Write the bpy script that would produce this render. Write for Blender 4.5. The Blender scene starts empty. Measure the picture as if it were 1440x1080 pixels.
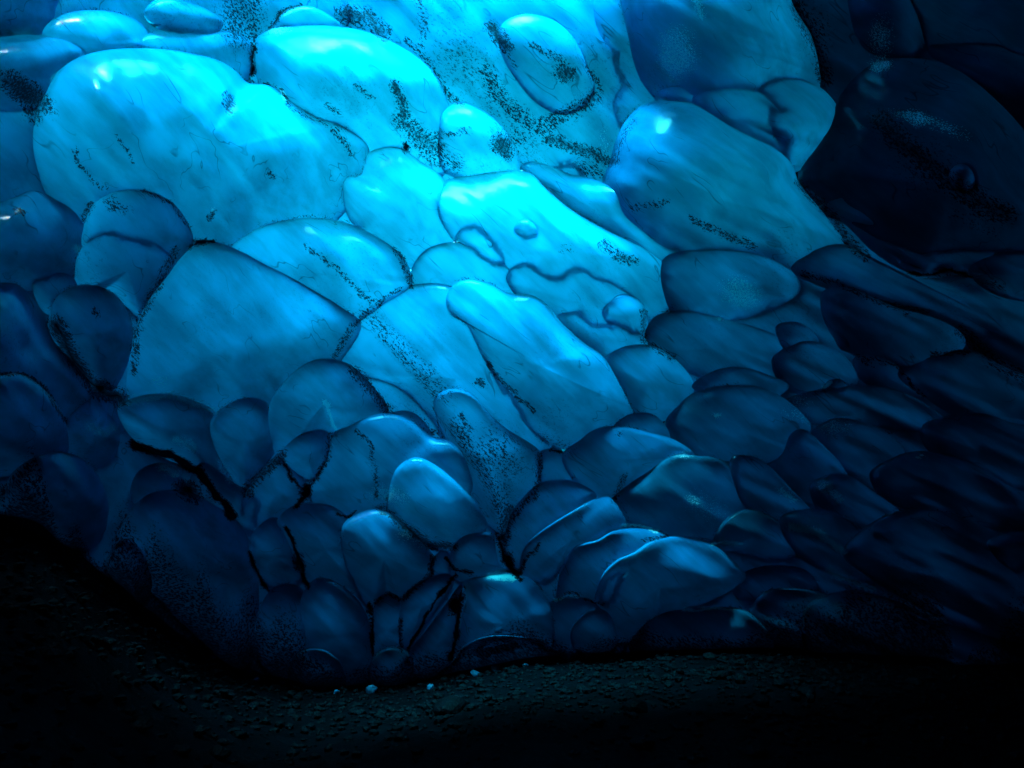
import bpy, math, random
import numpy as np
from mathutils import Vector
random.seed(7); rng = np.random.default_rng(7)
C = bpy.context.scene.collection
SC = bpy.context.scene

LOBES = """# key mass ratio lip : points   (back to front)
s9 W .04 .00 : 200,20 400,-40 640,20 820,200 860,450 760,650 560,560 360,420 230,250
s0 W .10 .02 : 440,-60 600,-70 800,-70 920,-60 950,40 940,180 890,260 760,270 640,220 540,120 450,40
s1 W .08 .01 : -420,-120 200,-140 460,-120 500,-20 470,60 340,110 200,120 60,120 -420,110
s2 O .10 .01 : 830,-100 1000,-110 1150,-90 1160,60 1130,200 1040,260 900,270 850,170 840,60
s3 C .08 .01 : 1080,-120 1300,-140 1850,-120 1860,200 1840,420 1400,440 1220,400 1130,300 1120,120
s4 S .06 .01 : 880,300 1050,280 1250,330 1450,380 1860,420 1860,700 1400,760 1200,740 1000,680 920,560 890,430
s5 L .06 .01 : -430,360 60,380 160,520 260,620 400,700 380,860 360,980 200,960 40,860 -430,800
s6 R .06 .01 : 800,760 1000,700 1250,720 1450,760 1860,800 1860,1000 1400,1010 1000,1000 820,960
s7 W .06 .01 : 330,640 500,600 700,640 860,680 880,820 860,960 700,1000 480,1010 350,960 330,800
s8 W .06 .01 : -420,80 80,110 260,230 420,320 700,300 800,420 760,620 560,640 300,620 150,600 -20,440 -420,300
x1 W .22 .03 : -300,60 -200,20 -100,40 -80,120 -140,190 -260,190
x2 W .22 .03 : -330,250 -240,210 -120,230 -80,300 -120,390 -240,400 -330,350
x3 L .22 .03 : -330,450 -220,410 -110,440 -90,520 -140,600 -260,600
x4 S .18 .03 : 1560,480 1660,460 1760,500 1780,560 1680,590 1570,560
x5 S .18 .03 : 1570,640 1680,620 1790,660 1780,730 1660,750 1570,720
x6 C .2 .03 : 1590,180 1700,150 1800,220 1800,330 1680,360 1590,300
a1 W .25 .03 : -120,-40 70,-30 78,15 62,46 5,58 -120,60
a2 W .28 .03 : 58,60 66,34 95,18 140,14 185,24 215,47 250,70 200,100 120,100 75,85
a4 W .25 .03 : 190,60 230,40 300,42 335,48 352,62 355,90 345,118 310,115 250,95 200,85
a5 W .30 .06 : 202,22 212,4 235,-5 262,2 295,15 314,34 296,50 255,48 220,40
a7 W .25 .05 : 376,50 388,24 410,10 438,9 465,22 482,40 470,60 420,60 385,62
a3 W .25 .03 : -120,64 0,52 45,49 90,56 122,77 105,120 70,150 0,160 -120,150
c1 W .24 .04 : 358,62 380,42 430,35 490,39 535,51 580,75 612,104 630,143 645,200 620,250 560,246 480,226 410,182 366,125
c2 W .26 .04 : 618,170 630,150 646,143 670,150 700,170 720,196 731,226 728,243 680,250 640,250 618,230
c3 W .16 .025 : 702,42 715,26 745,19 780,29 808,55 826,94 836,125 822,150 790,162 750,142 715,97 702,66
d1a O .34 .06 : 880,-90 1080,-70 1116,8 1141,50 1152,95 1150,130 1110,190 1000,190 920,140 885,60
d1b O .36 .04 : 1030,150 1070,114 1112,110 1150,121 1172,141 1184,165 1179,190 1152,218 1120,242 1085,240 1040,210
d2 O .22 .03 : 970,145 1000,124 1040,121 1072,130 1096,153 1105,186 1101,218 1060,226 1000,200
d3k O .20 .02 : 922,138 932,124 960,121 990,128 1004,142 985,152 945,148
e0 C .15 .03 : 1305,72 1350,62 1400,64 1450,80 1610,90 1620,200 1470,210 1380,150
e1 C .25 .04 : 1195,-40 1255,-40 1284,8 1298,50 1299,80 1262,84 1215,70 1195,20
e2 C .14 .03 : 1122,248 1160,190 1184,130 1230,87 1285,80 1340,90 1385,120 1440,180 1500,260 1590,380 1420,385 1340,381 1290,386 1230,355 1180,305 1150,275
e4 S .10 .02 : 1150,292 1200,276 1270,286 1330,310 1400,345 1520,372 1560,400 1420,391 1340,384 1290,388 1232,358 1184,312
e5 S .30 .02 : 1334,246 1343,233 1357,231 1369,244 1370,262 1356,271 1340,265
d3 O .26 .05 : 846,262 858,225 866,196 880,169 903,148 935,141 985,149 1040,181 1085,204 1113,230 1126,260 1166,310 1186,350 1120,380 1040,380 960,370 900,350 850,310
f0 W .18 .03 : 732,238 745,227 768,231 800,244 850,258 905,300 950,345 960,390 880,350 800,300 765,268
b1 W .17 .04 : 66,128 84,98 115,79 160,69 230,69 298,82 330,99 350,117 380,120 410,143 447,165 485,178 519,209 508,255 480,305 420,340 330,365 250,365 150,340 80,300 50,230 48,170
f1 W .26 .05 : 482,268 488,250 508,245 516,220 530,209 562,208 591,226 625,253 645,300 630,355 580,380 530,340 492,310
f2 W .18 .05 : 615,300 626,256 662,247 710,240 745,243 766,263 800,292 850,322 908,351 940,380 945,430 890,455 790,445 720,405 660,365
f3 W>f2 .22 .0 : 722,322 731,310 744,309 754,319 755,333 742,338 727,334
f4 W>f2 .20 .02 : 640,332 664,313 688,320 704,345 709,380 684,376 652,352
f5 W .20 .035 : 576,390 591,358 618,343 650,342 688,356 718,381 736,414 700,428 640,425 590,415
f6 W .17 .03 : 712,385 745,364 800,368 850,390 885,413 905,430 912,456 900,485 850,492 800,458 750,432 722,412
f7 W .34 .03 : 846,436 868,415 892,417 908,434 911,460 904,480 880,474 856,458
g0 W .20 .03 : -130,310 0,284 45,268 80,281 110,304 122,340 107,392 60,414 -130,405
g1 W .24 .035 : 118,318 131,288 160,270 195,266 226,274 250,292 266,317 271,342 250,375 180,385 120,355
g2 W .24 .04 : 105,388 111,355 135,332 165,321 200,328 232,350 250,376 242,412 205,450 180,435 150,412 110,408
g3b W .22 .02 : 45,402 60,385 85,382 106,394 106,416 82,442 60,438
j2 S .20 .03 : 930,368 985,350 1060,354 1105,374 1125,398 1116,420 1062,445 1000,452 945,440
j9 S .18 .04 : 1112,378 1150,350 1190,344 1232,369 1300,391 1360,386 1400,404 1440,420 1590,440 1590,560 1400,520 1350,475 1280,445 1210,418 1150,402
j10 S .20 .03 : 1362,380 1390,361 1425,355 1590,365 1600,430 1450,425 1390,410
j5 S .22 .03 : 1153,420 1162,406 1188,400 1220,414 1260,432 1310,445 1346,462 1358,486 1330,512 1290,528 1230,514 1185,490 1160,454
j1 S .22 .035 : 906,472 921,445 960,436 1010,446 1065,461 1107,480 1117,506 1090,535 1000,535 950,515 912,494
j3 S .22 .02 : 1090,462 1115,452 1137,461 1152,481 1142,505 1110,505
j6 S .28 .02 : 1172,470 1180,462 1193,463 1201,478 1196,494 1180,490
j4 S .20 .02 : 1085,505 1128,480 1170,488 1196,510 1206,541 1172,556 1108,550
j7 S .22 .02 : 1199,506 1225,498 1253,507 1282,535 1309,563 1260,557 1214,538
j8 S .14 .02 : 1262,524 1330,496 1372,494 1440,525 1600,545 1600,620 1420,596 1360,592 1310,566
i1 W .22 .035 : 780,447 820,436 862,443 896,464 912,486 892,505 850,505 812,478
h3 W .15 .04 : 478,500 500,457 535,414 570,402 630,401 690,440 740,520 770,600 760,660 690,690 630,640 610,595 560,545 500,525
h2 W .20 .05 : 320,358 350,328 390,312 440,306 490,314 532,334 563,357 578,383 576,405 540,428 512,448 470,470 400,450 350,405
h1 W .15 .04 : 183,570 184,490 204,430 239,382 264,353 292,341 325,347 420,395 480,432 508,458 482,505 442,545 395,580 340,610 250,600
g3 W .28 .05 : 68,452 78,420 100,404 128,400 158,411 179,436 187,466 181,507 160,548 130,550 95,505 70,478
g4 L .22 .04 : -130,402 0,397 35,407 60,439 76,480 105,511 128,543 134,575 100,615 40,625 -130,605
i2 W .24 .04 : 846,508 873,489 903,484 930,491 956,511 976,541 966,572 935,592 900,594 880,575 862,535
h4 W .20 .06 : 627,420 639,399 660,392 690,399 715,412 745,414 768,427 790,454 820,481 848,501 866,530 885,568 889,585 860,610 800,632 760,618 715,565 680,505 655,455 634,442
k1 S .22 .03 : 973,545 1000,523 1035,516 1075,525 1110,543 1080,564 1020,564
k3 S .18 .03 : 1102,566 1145,549 1215,541 1266,550 1312,575 1332,604 1270,606 1200,596 1140,596
k8 S .18 .03 : 1295,600 1370,580 1440,598 1600,620 1600,720 1400,690 1320,650
k4 S>k3 .40 .01 : 1157,546 1166,535 1180,533 1191,541 1186,551 1168,553
k5 S .20 .03 : 1140,614 1165,591 1195,589 1240,604 1270,630 1278,664 1230,694 1165,664
k2 S .20 .04 : 933,604 954,570 980,550 1015,542 1060,542 1101,559 1129,582 1141,604 1122,628 1080,665 1020,690 960,670
k6 S .22 .03 : 1066,662 1098,640 1112,610 1132,604 1162,630 1192,665 1204,708 1130,708 1078,690
k7 S .18 .03 : 1222,668 1255,644 1290,634 1340,641 1392,664 1440,688 1600,700 1600,790 1400,750 1310,726 1248,706
g7 L .20 .03 : 82,606 130,560 166,590 162,642 120,664 88,650
g5 L .22 .04 : -130,545 0,527 28,526 56,542 79,567 93,596 92,645 40,668 -130,660
m4 L .20 .03 : 127,558 145,547 166,556 178,570 177,604 150,610 130,588
m3 W .26 .05 : 166,572 200,556 240,554 275,564 302,580 313,625 305,670 255,655 205,632 176,604
m2 W .22 .045 : 297,590 325,566 352,559 375,566 385,592 389,630 370,660 345,700 318,660 300,625
m1 W .22 .05 : 378,575 400,536 430,511 460,504 491,512 521,539 547,580 510,606 465,610 420,632 388,640
m8 W .20 .05 : 610,562 625,549 646,547 668,557 689,582 713,603 758,633 764,662 746,700 722,725 706,765 688,745 660,692 636,640 614,588
m9 W .22 .03 : 753,640 780,629 796,639 805,660 801,678 775,684 756,672
m11 W .28 .035 : 862,604 878,586 898,580 921,584 939,604 938,622 890,618
m10 W .24 .045 : 790,640 815,619 838,603 870,599 910,607 950,619 978,642 942,654 900,676 862,706 830,695 803,672
q5 L .12 .03 : 285,650 340,685 395,700 392,735 355,750 310,726 265,694
q5b L .16 .03 : 340,706 378,650 402,638 428,675 442,705 400,726 360,745
g6 L .24 .04 : 12,674 45,645 80,635 113,644 140,672 153,720 132,770 60,770 12,735
q4 L .24 .03 : 183,694 195,662 225,651 252,664 264,696 250,724 200,724
m6b W .24 .03 : 530,600 548,582 570,577 590,586 606,608 600,628 560,622
m6 W .18 .05 : 458,630 470,608 490,599 520,585 550,581 580,592 605,612 636,622 656,650 662,694 610,726 540,720 480,726 440,712 438,676
m5 W .26 .04 : 393,640 412,618 435,606 461,607 463,636 446,672 430,674 406,656
l1 R .20 .045 : 855,710 880,684 910,664 945,641 985,641 1016,647 1042,675 1060,710 1040,746 980,766 920,756 872,740
l2 R .14 .02 : 1012,652 1040,655 1066,690 1082,725 1060,728 1030,695
l3 R .18 .03 : 1026,650 1055,641 1081,655 1117,692 1142,724 1100,744 1052,724
l4 R .20 .03 : 1138,688 1160,669 1190,667 1227,690 1272,725 1292,764 1230,776 1168,748
m7 W .24 .05 : 543,725 549,680 561,655 585,643 613,654 646,681 672,710 684,745 645,778 600,765 558,745
n1 B .26 .05 : 708,775 716,730 735,700 762,678 798,675 829,687 838,702 805,735 765,780 725,805
n2 B .22 .05 : 730,812 735,775 755,751 800,721 838,701 861,702 882,740 862,766 820,778 790,798 770,818 745,820
l5 R .30 .05 : 1003,770 1011,742 1030,723 1055,716 1086,727 1109,747 1122,778 1090,790 1038,778
l6 R .20 .04 : 1096,730 1140,715 1182,725 1217,755 1244,792 1222,818 1168,805 1120,780
l10 R .12 .03 : 1185,775 1250,722 1330,720 1420,750 1600,760 1600,950 1400,900 1300,858 1228,816
l11 R .25 .03 : 1388,766 1415,750 1450,748 1590,760 1590,830 1440,810
l7 R .18 .03 : 1030,830 1045,806 1080,795 1130,800 1150,830 1100,850 1050,850
q2 L .18 .05 : 168,750 200,700 250,689 300,709 340,740 362,800 362,900 340,950 290,912 230,852 186,800
q1 L .28 .03 : 148,795 165,763 185,759 204,783 214,824 196,856 174,834
p3 B .22 .03 : 350,768 360,744 385,727 400,745 412,780 428,815 390,828 364,812
p2 B .22 .05 : 390,732 410,712 440,707 470,713 492,735 502,790 515,840 480,840 430,820 413,780 398,748
p1 B .22 .05 : 480,745 500,722 530,715 556,727 591,757 610,785 607,810 585,827 565,845 545,836 520,856 488,800
o1 B .24 .05 : 631,800 636,771 650,755 672,749 693,750 698,775 704,796 728,808 690,820 645,818
p1b B .24 .03 : 606,792 618,775 631,777 634,800 626,816 609,812
n3 B .18 .045 : 782,845 789,800 808,769 840,759 862,747 900,743 942,755 932,795 880,858 848,878 795,866
n4 B .14 .04 : 832,868 844,815 865,789 890,777 920,759 962,754 1002,765 1032,790 1048,815 1000,845 940,866 900,900 848,906
n5 B .20 .035 : 756,866 778,844 805,840 832,844 853,870 858,910 800,920 762,905
n6 B .24 .03 : 803,884 825,859 848,857 863,875 867,910 840,920 808,914
l7b R .20 .04 : 1052,878 1061,846 1080,830 1120,827 1172,838 1204,862 1194,910 1100,912
l9 R .12 .03 : 1130,860 1190,830 1260,845 1340,880 1440,905 1600,925 1600,1000 1300,990 1150,940
l8 R .22 .05 : 884,912 904,880 935,861 975,856 1031,854 1064,870 1086,914 1000,940 915,935
p4 B .22 .05 : 358,885 370,845 388,824 410,821 429,834 442,870 442,945 400,958 366,935
o5 B .26 .05 : 522,905 525,860 532,840 548,835 563,841 567,865 566,905 560,928 530,934
o4 B .22 .05 : 561,880 565,842 582,824 608,810 630,807 638,822 611,862 586,897 573,915 562,905
o4b B .22 .05 : 572,922 600,885 626,850 650,821 643,870 638,925 610,958 583,952
o2 B .20 .05 : 653,817 690,809 735,809 762,830 778,870 774,930 700,942 636,938 646,880 656,840
p5 B .24 .05 : 423,845 440,816 462,814 491,831 513,858 523,900 522,955 480,968 438,950 428,890
o3 B .20 .04 : 630,942 650,911 680,896 720,894 766,904 795,935 760,958 680,964 638,958
p6 B .32 .05 : 405,950 415,921 437,910 461,916 481,935 484,965 450,982 413,976
o6 B .30 .05 : 518,942 532,916 553,910 574,916 582,942 572,972 528,974"""

# ------------------------------------------------------------------ camera
W, H = 1440.0, 1080.0
HFOV, PITCH, CAMZ = 65.0, 8.0, 1.5
F = W / 2 / math.tan(math.radians(HFOV / 2))
cp, sp_ = math.cos(math.radians(PITCH)), math.sin(math.radians(PITCH))
cam = bpy.data.cameras.new('camera'); co = bpy.data.objects.new('camera', cam); C.objects.link(co)
cam.sensor_width = 36; cam.angle = math.radians(HFOV); cam.clip_start = 0.05; cam.clip_end = 500
co.location = (0, 0, CAMZ); co.rotation_euler = (math.radians(90 + PITCH), 0, 0)
SC.camera = co

def unproj(u, v, d):
    """picture position + forward distance (m) -> world point"""
    x = (np.asarray(u, float) - W / 2) / F; y = (H / 2 - np.asarray(v, float)) / F
    d = np.asarray(d, float)
    return np.stack([x * d, (cp - y * sp_) * d, CAMZ + (sp_ + y * cp) * d], -1)

# ------------------------------------------------------------------ noise
def _h(ix, iy, s):
    n = (ix * 374761393 + iy * 668265263 + s * 974634777) & 0xffffffff
    n = ((n ^ (n >> 13)) * 1274126177) & 0xffffffff
    return ((n ^ (n >> 16)) & 0xffff) / 65535.0
def vn(x, y, s=0):
    x = np.asarray(x, float); y = np.asarray(y, float)
    ix = np.floor(x).astype(np.int64); iy = np.floor(y).astype(np.int64)
    fx = x - ix; fy = y - iy
    fx = fx * fx * fx * (fx * (fx * 6 - 15) + 10); fy = fy * fy * fy * (fy * (fy * 6 - 15) + 10)
    a = _h(ix, iy, s); b = _h(ix + 1, iy, s); c = _h(ix, iy + 1, s); d = _h(ix + 1, iy + 1, s)
    return (a + (b - a) * fx) * (1 - fy) + (c + (d - c) * fx) * fy - 0.5
def fbm(x, y, s=0, o=3):
    r = 0; a = 1.0
    for k in range(o):
        r = r + a * vn(x, y, s + k * 17); x = x * 2.03 + 5.1; y = y * 2.03 + 1.7; a *= 0.5
    return r
def sstep(a, b, x):
    t = np.clip((x - a) / (b - a), 0, 1); return t * t * (3 - 2 * t)

# ------------------------------------------------------------------ object helpers
def link(name, verts, faces, mat=None, parent=None, smooth=True, attrs=None):
    me = bpy.data.meshes.new(name)
    me.from_pydata([tuple(map(float, p)) for p in verts], [], [tuple(int(i) for i in f) for f in faces])
    if smooth: me.polygons.foreach_set('use_smooth', [True] * len(me.polygons))
    for k, a in (attrs or {}).items():
        at = me.attributes.new(k, 'FLOAT', 'POINT'); at.data.foreach_set('value', np.asarray(a, np.float32))
    me.update()
    o = bpy.data.objects.new(name, me); C.objects.link(o)
    if mat: me.materials.append(mat)
    if parent is not None:
        o.parent = parent; o.location = -Vector(parent_world(parent))
    return o
def parent_world(p):
    v = Vector(p.location)
    while p.parent is not None:
        p = p.parent; v += Vector(p.location)
    return v
def tag(o, label=None, cat=None, group=None, kind=None):
    if label: o['label'] = label
    if cat: o['category'] = cat
    if group: o['group'] = group
    if kind: o['kind'] = kind
    return o
def empty(name, loc):
    o = bpy.data.objects.new(name, None); C.objects.link(o); o.location = loc; return o

# ------------------------------------------------------------------ materials
def newmat(name):
    m = bpy.data.materials.new(name); m.use_nodes = True
    nt = m.node_tree; nt.nodes.clear()
    return m, nt, nt.nodes.new('ShaderNodeOutputMaterial')
def N(nt, typ, **kw):
    n = nt.nodes.new(typ)
    for k, v in kw.items():
        if k in n.inputs: n.inputs[k].default_value = v
        else: setattr(n, k, v)
    return n
def L(nt, a, b): nt.links.new(a, b)
def mixc(nt, fac, a, b):
    n = nt.nodes.new('ShaderNodeMix'); n.data_type = 'RGBA'
    for s, v in ((0, fac), (6, a), (7, b)):
        if isinstance(v, (tuple, float, int)): n.inputs[s].default_value = v
        else: nt.links.new(v, n.inputs[s])
    return n.outputs[2]
def math_(nt, op, a, b=None, c=None, clamp=False):
    n = nt.nodes.new('ShaderNodeMath'); n.operation = op; n.use_clamp = clamp
    for i, v in enumerate((a, b, c)):
        if v is None: continue
        if isinstance(v, (float, int)): n.inputs[i].default_value = v
        else: nt.links.new(v, n.inputs[i])
    return n.outputs[0]
def ramp(nt, x, a, b, lo=0.0, hi=1.0, smooth=True):
    n = nt.nodes.new('ShaderNodeMapRange'); n.interpolation_type = 'SMOOTHSTEP' if smooth else 'LINEAR'
    nt.links.new(x, n.inputs[0])
    for i, v in ((1, a), (2, b), (3, lo), (4, hi)):
        if isinstance(v, (float, int)): n.inputs[i].default_value = v
        else: nt.links.new(v, n.inputs[i])
    return n.outputs[0]

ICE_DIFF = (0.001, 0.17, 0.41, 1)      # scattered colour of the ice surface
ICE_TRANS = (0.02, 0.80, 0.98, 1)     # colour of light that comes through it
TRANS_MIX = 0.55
FLOW = -44.0
RIM = 0.58

def ice_material(name='cave_ice', ICE_DIFF=ICE_DIFF, ICE_TRANS=ICE_TRANS):
    m, nt, out = newmat(name)
    tc = N(nt, 'ShaderNodeTexCoord')
    geo = N(nt, 'ShaderNodeNewGeometry')
    # world position: rotate so that x runs along the flutes of the wall
    mp = N(nt, 'ShaderNodeMapping'); mp.inputs['Rotation'].default_value = (0, math.radians(FLOW), 0)
    oi = N(nt, 'ShaderNodeObjectInfo')
    off = N(nt, 'ShaderNodeVectorMath', operation='SCALE'); off.inputs[0].default_value = (7.3, 3.1, 11.7); L(nt, oi.outputs['Random'], off.inputs['Scale'])
    pos = N(nt, 'ShaderNodeVectorMath', operation='ADD'); L(nt, geo.outputs['Position'], pos.inputs[0]); L(nt, off.outputs[0], pos.inputs[1])
    L(nt, pos.outputs[0], mp.inputs['Vector'])
    mp2 = N(nt, 'ShaderNodeMapping'); mp2.inputs['Scale'].default_value = (0.42, 1.0, 1.0)
    L(nt, mp.outputs[0], mp2.inputs['Vector'])
    speck = N(nt, 'ShaderNodeTexNoise', Scale=55.0, Detail=3.0, Roughness=0.62)
    L(nt, mp2.outputs[0], speck.inputs['Vector'])
    u = ramp(nt, speck.outputs[0], 0.30, 0.70, 0, 1, False)
    fine = N(nt, 'ShaderNodeTexNoise', Scale=140.0, Detail=2.0, Roughness=0.6)
    L(nt, mp2.outputs[0], fine.inputs['Vector'])
    u2 = ramp(nt, fine.outputs[0], 0.32, 0.68, 0, 1, False)
    um = math_(nt, 'ADD', math_(nt, 'MULTIPLY', u, 0.62), math_(nt, 'MULTIPLY', u2, 0.38))
    um = ramp(nt, um, 0.2, 0.8, 0, 1, False)
    ad = N(nt, 'ShaderNodeAttribute', attribute_name='dirt')  # real dirt plus the painted shade of gaps and wall foot
    af = N(nt, 'ShaderNodeAttribute', attribute_name='frost_glint')  # carries painted glints as well as frosting
    thr = math_(nt, 'SUBTRACT', 1.0, math_(nt, 'MINIMUM', ad.outputs['Fac'], 0.5))
    speckm = ramp(nt, um, math_(nt, 'SUBTRACT', thr, 0.10), math_(nt, 'ADD', thr, 0.07))
    speckm = math_(nt, 'MULTIPLY', speckm, ramp(nt, ad.outputs['Fac'], 0.01, 0.4, 0.0, 0.9))
    # denser silt sits inside the ice as soft clots
    clot = math_(nt, 'ADD', ad.outputs['Fac'], math_(nt, 'MULTIPLY', math_(nt, 'SUBTRACT', um, 0.5), 0.45))
    clotm = math_(nt, 'MULTIPLY', ramp(nt, clot, 0.34, 1.02), 0.9)
    dmask = math_(nt, 'MAXIMUM', math_(nt, 'MAXIMUM', speckm, clotm), ramp(nt, ad.outputs['Fac'], 0.9, 1.0))
    fthr = math_(nt, 'SUBTRACT', 1.0, af.outputs['Fac'])
    fmask = ramp(nt, u2, math_(nt, 'SUBTRACT', fthr, 0.08), math_(nt, 'ADD', fthr, 0.08))
    fmask = math_(nt, 'MULTIPLY', fmask, ramp(nt, af.outputs['Fac'], 0.02, 0.1))
    # streaks of clearer / cloudier ice along the flutes
    mp3 = N(nt, 'ShaderNodeMapping'); mp3.inputs['Scale'].default_value = (0.14, 0.5, 1.0)
    L(nt, mp.outputs[0], mp3.inputs['Vector'])
    st = N(nt, 'ShaderNodeTexNoise', Scale=8.0, Detail=7.0, Roughness=0.62)
    L(nt, mp3.outputs[0], st.inputs['Vector'])
    cloud = N(nt, 'ShaderNodeTexNoise', Scale=1.7, Detail=3.0, Roughness=0.5)
    L(nt, geo.outputs['Position'], cloud.inputs['Vector'])
    sm = ramp(nt, st.outputs[0], 0.32, 0.62, 0.74, 1.0)
    cm = ramp(nt, cloud.outputs[0], 0.3, 0.7, 0.72, 1.12)
    # thin fracture lines running with the flow
    mp4 = N(nt, 'ShaderNodeMapping'); mp4.inputs['Scale'].default_value = (0.16, 0.8, 1.0); L(nt, mp.outputs[0], mp4.inputs['Vector'])
    fr = N(nt, 'ShaderNodeTexNoise', Scale=5.0, Detail=2.0, Roughness=0.45, Distortion=0.4); L(nt, mp4.outputs[0], fr.inputs['Vector'])
    fl = ramp(nt, math_(nt, 'ABSOLUTE', math_(nt, 'SUBTRACT', fr.outputs[0], 0.5)), 0.0, 0.012, 1.0, 0.0)
    fgate = N(nt, 'ShaderNodeTexNoise', Scale=3.1, Detail=1.0); L(nt, pos.outputs[0], fgate.inputs['Vector'])
    fl = math_(nt, 'MULTIPLY', fl, ramp(nt, fgate.outputs[0], 0.5, 0.62, 0.0, 0.5))
    k = math_(nt, 'MULTIPLY', math_(nt, 'MULTIPLY', sm, cm), math_(nt, 'SUBTRACT', 1.0, fl))
    def scaled(col):
        n = N(nt, 'ShaderNodeVectorMath', operation='SCALE'); n.inputs[0].default_value = col[:3]
        L(nt, k, n.inputs['Scale']); return n.outputs[0]
    dark = (0.002, 0.003, 0.005, 1)
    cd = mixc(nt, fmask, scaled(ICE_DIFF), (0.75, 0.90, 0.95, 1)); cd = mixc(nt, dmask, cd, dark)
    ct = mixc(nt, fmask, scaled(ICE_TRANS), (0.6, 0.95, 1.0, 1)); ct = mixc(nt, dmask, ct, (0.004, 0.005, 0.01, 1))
    # bump
    b1 = N(nt, 'ShaderNodeBump', Strength=0.35, Distance=0.02); L(nt, st.outputs[0], b1.inputs['Height'])
    b2 = N(nt, 'ShaderNodeBump', Strength=0.22, Distance=0.004)
    hh = math_(nt, 'ADD', fine.outputs[0], math_(nt, 'MULTIPLY', dmask, 1.2))
    L(nt, hh, b2.inputs['Height']); L(nt, b1.outputs[0], b2.inputs['Normal'])
    p = N(nt, 'ShaderNodeBsdfPrincipled', IOR=1.31)
    p.inputs['Specular IOR Level'].default_value = 0.3
    L(nt, cd, p.inputs['Base Color']); L(nt, b2.outputs[0], p.inputs['Normal'])
    rr = math_(nt, 'ADD', 0.15, math_(nt, 'MULTIPLY', math_(nt, 'ADD', dmask, fmask, clamp=True), 0.4))
    L(nt, rr, p.inputs['Roughness'])
    t = N(nt, 'ShaderNodeBsdfTranslucent'); L(nt, ct, t.inputs['Color']); nf = N(nt, 'ShaderNodeVectorMath', operation='MULTIPLY_ADD'); L(nt, b1.outputs[0], nf.inputs[0]); nf.inputs[1].default_value = (0.8, 1.0, -1.0); nf.inputs[2].default_value = (0, -0.30, -0.05)
    nz = N(nt, 'ShaderNodeVectorMath', operation='NORMALIZE'); L(nt, nf.outputs[0], nz.inputs[0]); L(nt, nz.outputs[0], t.inputs['Normal'])
    mx = N(nt, 'ShaderNodeMixShader'); mx.inputs[0].default_value = TRANS_MIX
    L(nt, p.outputs[0], mx.inputs[1]); L(nt, t.outputs[0], mx.inputs[2])
    L(nt, mx.outputs[0], out.inputs['Surface'])
    return m

def glacier_material(name='glacier_depth_ice', col=(0.0, 0.732, 0.765, 1), dens=4.0):
    m, nt, out = newmat(name)
    t = N(nt, 'ShaderNodeBsdfTransparent'); L(nt, t.outputs[0], out.inputs['Surface'])
    v = N(nt, 'ShaderNodeVolumeAbsorption', Density=dens); v.inputs['Color'].default_value = col
    L(nt, v.outputs[0], out.inputs['Volume'])
    return m

def rock_material(name, col, rough, scale, bump=0.5, spec=0.3, var=0.5):
    m, nt, out = newmat(name)
    geo = N(nt, 'ShaderNodeNewGeometry')
    n1 = N(nt, 'ShaderNodeTexNoise', Scale=scale, Detail=6.0, Roughness=0.65); L(nt, geo.outputs['Position'], n1.inputs['Vector'])
    n2 = N(nt, 'ShaderNodeTexVoronoi', Scale=scale * 5); L(nt, geo.outputs['Position'], n2.inputs['Vector'])
    k = ramp(nt, n1.outputs[0], 0.3, 0.7, 1 - var, 1 + var)
    sc = N(nt, 'ShaderNodeVectorMath', operation='SCALE'); sc.inputs[0].default_value = col; L(nt, k, sc.inputs['Scale'])
    h = math_(nt, 'ADD', n1.outputs[0], math_(nt, 'MULTIPLY', n2.outputs['Distance'], 0.5))
    b = N(nt, 'ShaderNodeBump', Strength=bump, Distance=0.03); L(nt, h, b.inputs['Height'])
    p = N(nt, 'ShaderNodeBsdfPrincipled', Roughness=rough); p.inputs['Specular IOR Level'].default_value = spec; L(nt, sc.outputs[0], p.inputs['Base Color']); L(nt, b.outputs[0], p.inputs['Normal'])
    L(nt, p.outputs[0], out.inputs['Surface'])
    return m

M_ICE = ice_material()
M_DIMMED = ice_material('dimmed_cave_ice', (0.001, 0.115, 0.22), (0.015, 0.66, 0.90))  # darker copy of the cave ice: dimness of the right side put into colour
M_SHADED = ice_material('shaded_cave_ice', (0.001, 0.045, 0.10), (0.006, 0.25, 0.40))  # darkest copy of the cave ice: ceiling shade put into colour
M_BODY = glacier_material()
M_FILTER = glacier_material('added_filter_ice', (0.0, 0.895, 0.96, 1), 12.0)
def buried_material():
    m, nt, out = newmat('buried_ice')
    a = N(nt, 'ShaderNodeBsdfTransparent'); a.inputs['Color'].default_value = (0.6, 0.93, 0.98, 1)
    b = N(nt, 'ShaderNodeBsdfTranslucent'); b.inputs['Color'].default_value = (0.02, 0.75, 0.95, 1)
    mx = N(nt, 'ShaderNodeMixShader'); mx.inputs[0].default_value = 0.2
    L(nt, a.outputs[0], mx.inputs[1]); L(nt, b.outputs[0], mx.inputs[2]); L(nt, mx.outputs[0], out.inputs['Surface']); return m
M_BURIED = buried_material()
M_GROUND = rock_material('wet_black_gravel', (0.0004, 0.0005, 0.001), 0.6, 5.0, spec=0.012)
M_ROCK = rock_material('wet_dark_stone', (0.0008, 0.001, 0.0018), 0.6, 9.0, spec=0.018)
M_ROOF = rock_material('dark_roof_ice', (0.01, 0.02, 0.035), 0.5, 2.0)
M_SNOW = rock_material('packed_snow', (0.86, 0.88, 0.90), 0.7, 1.5, 0.3, var=0.05)
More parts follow.
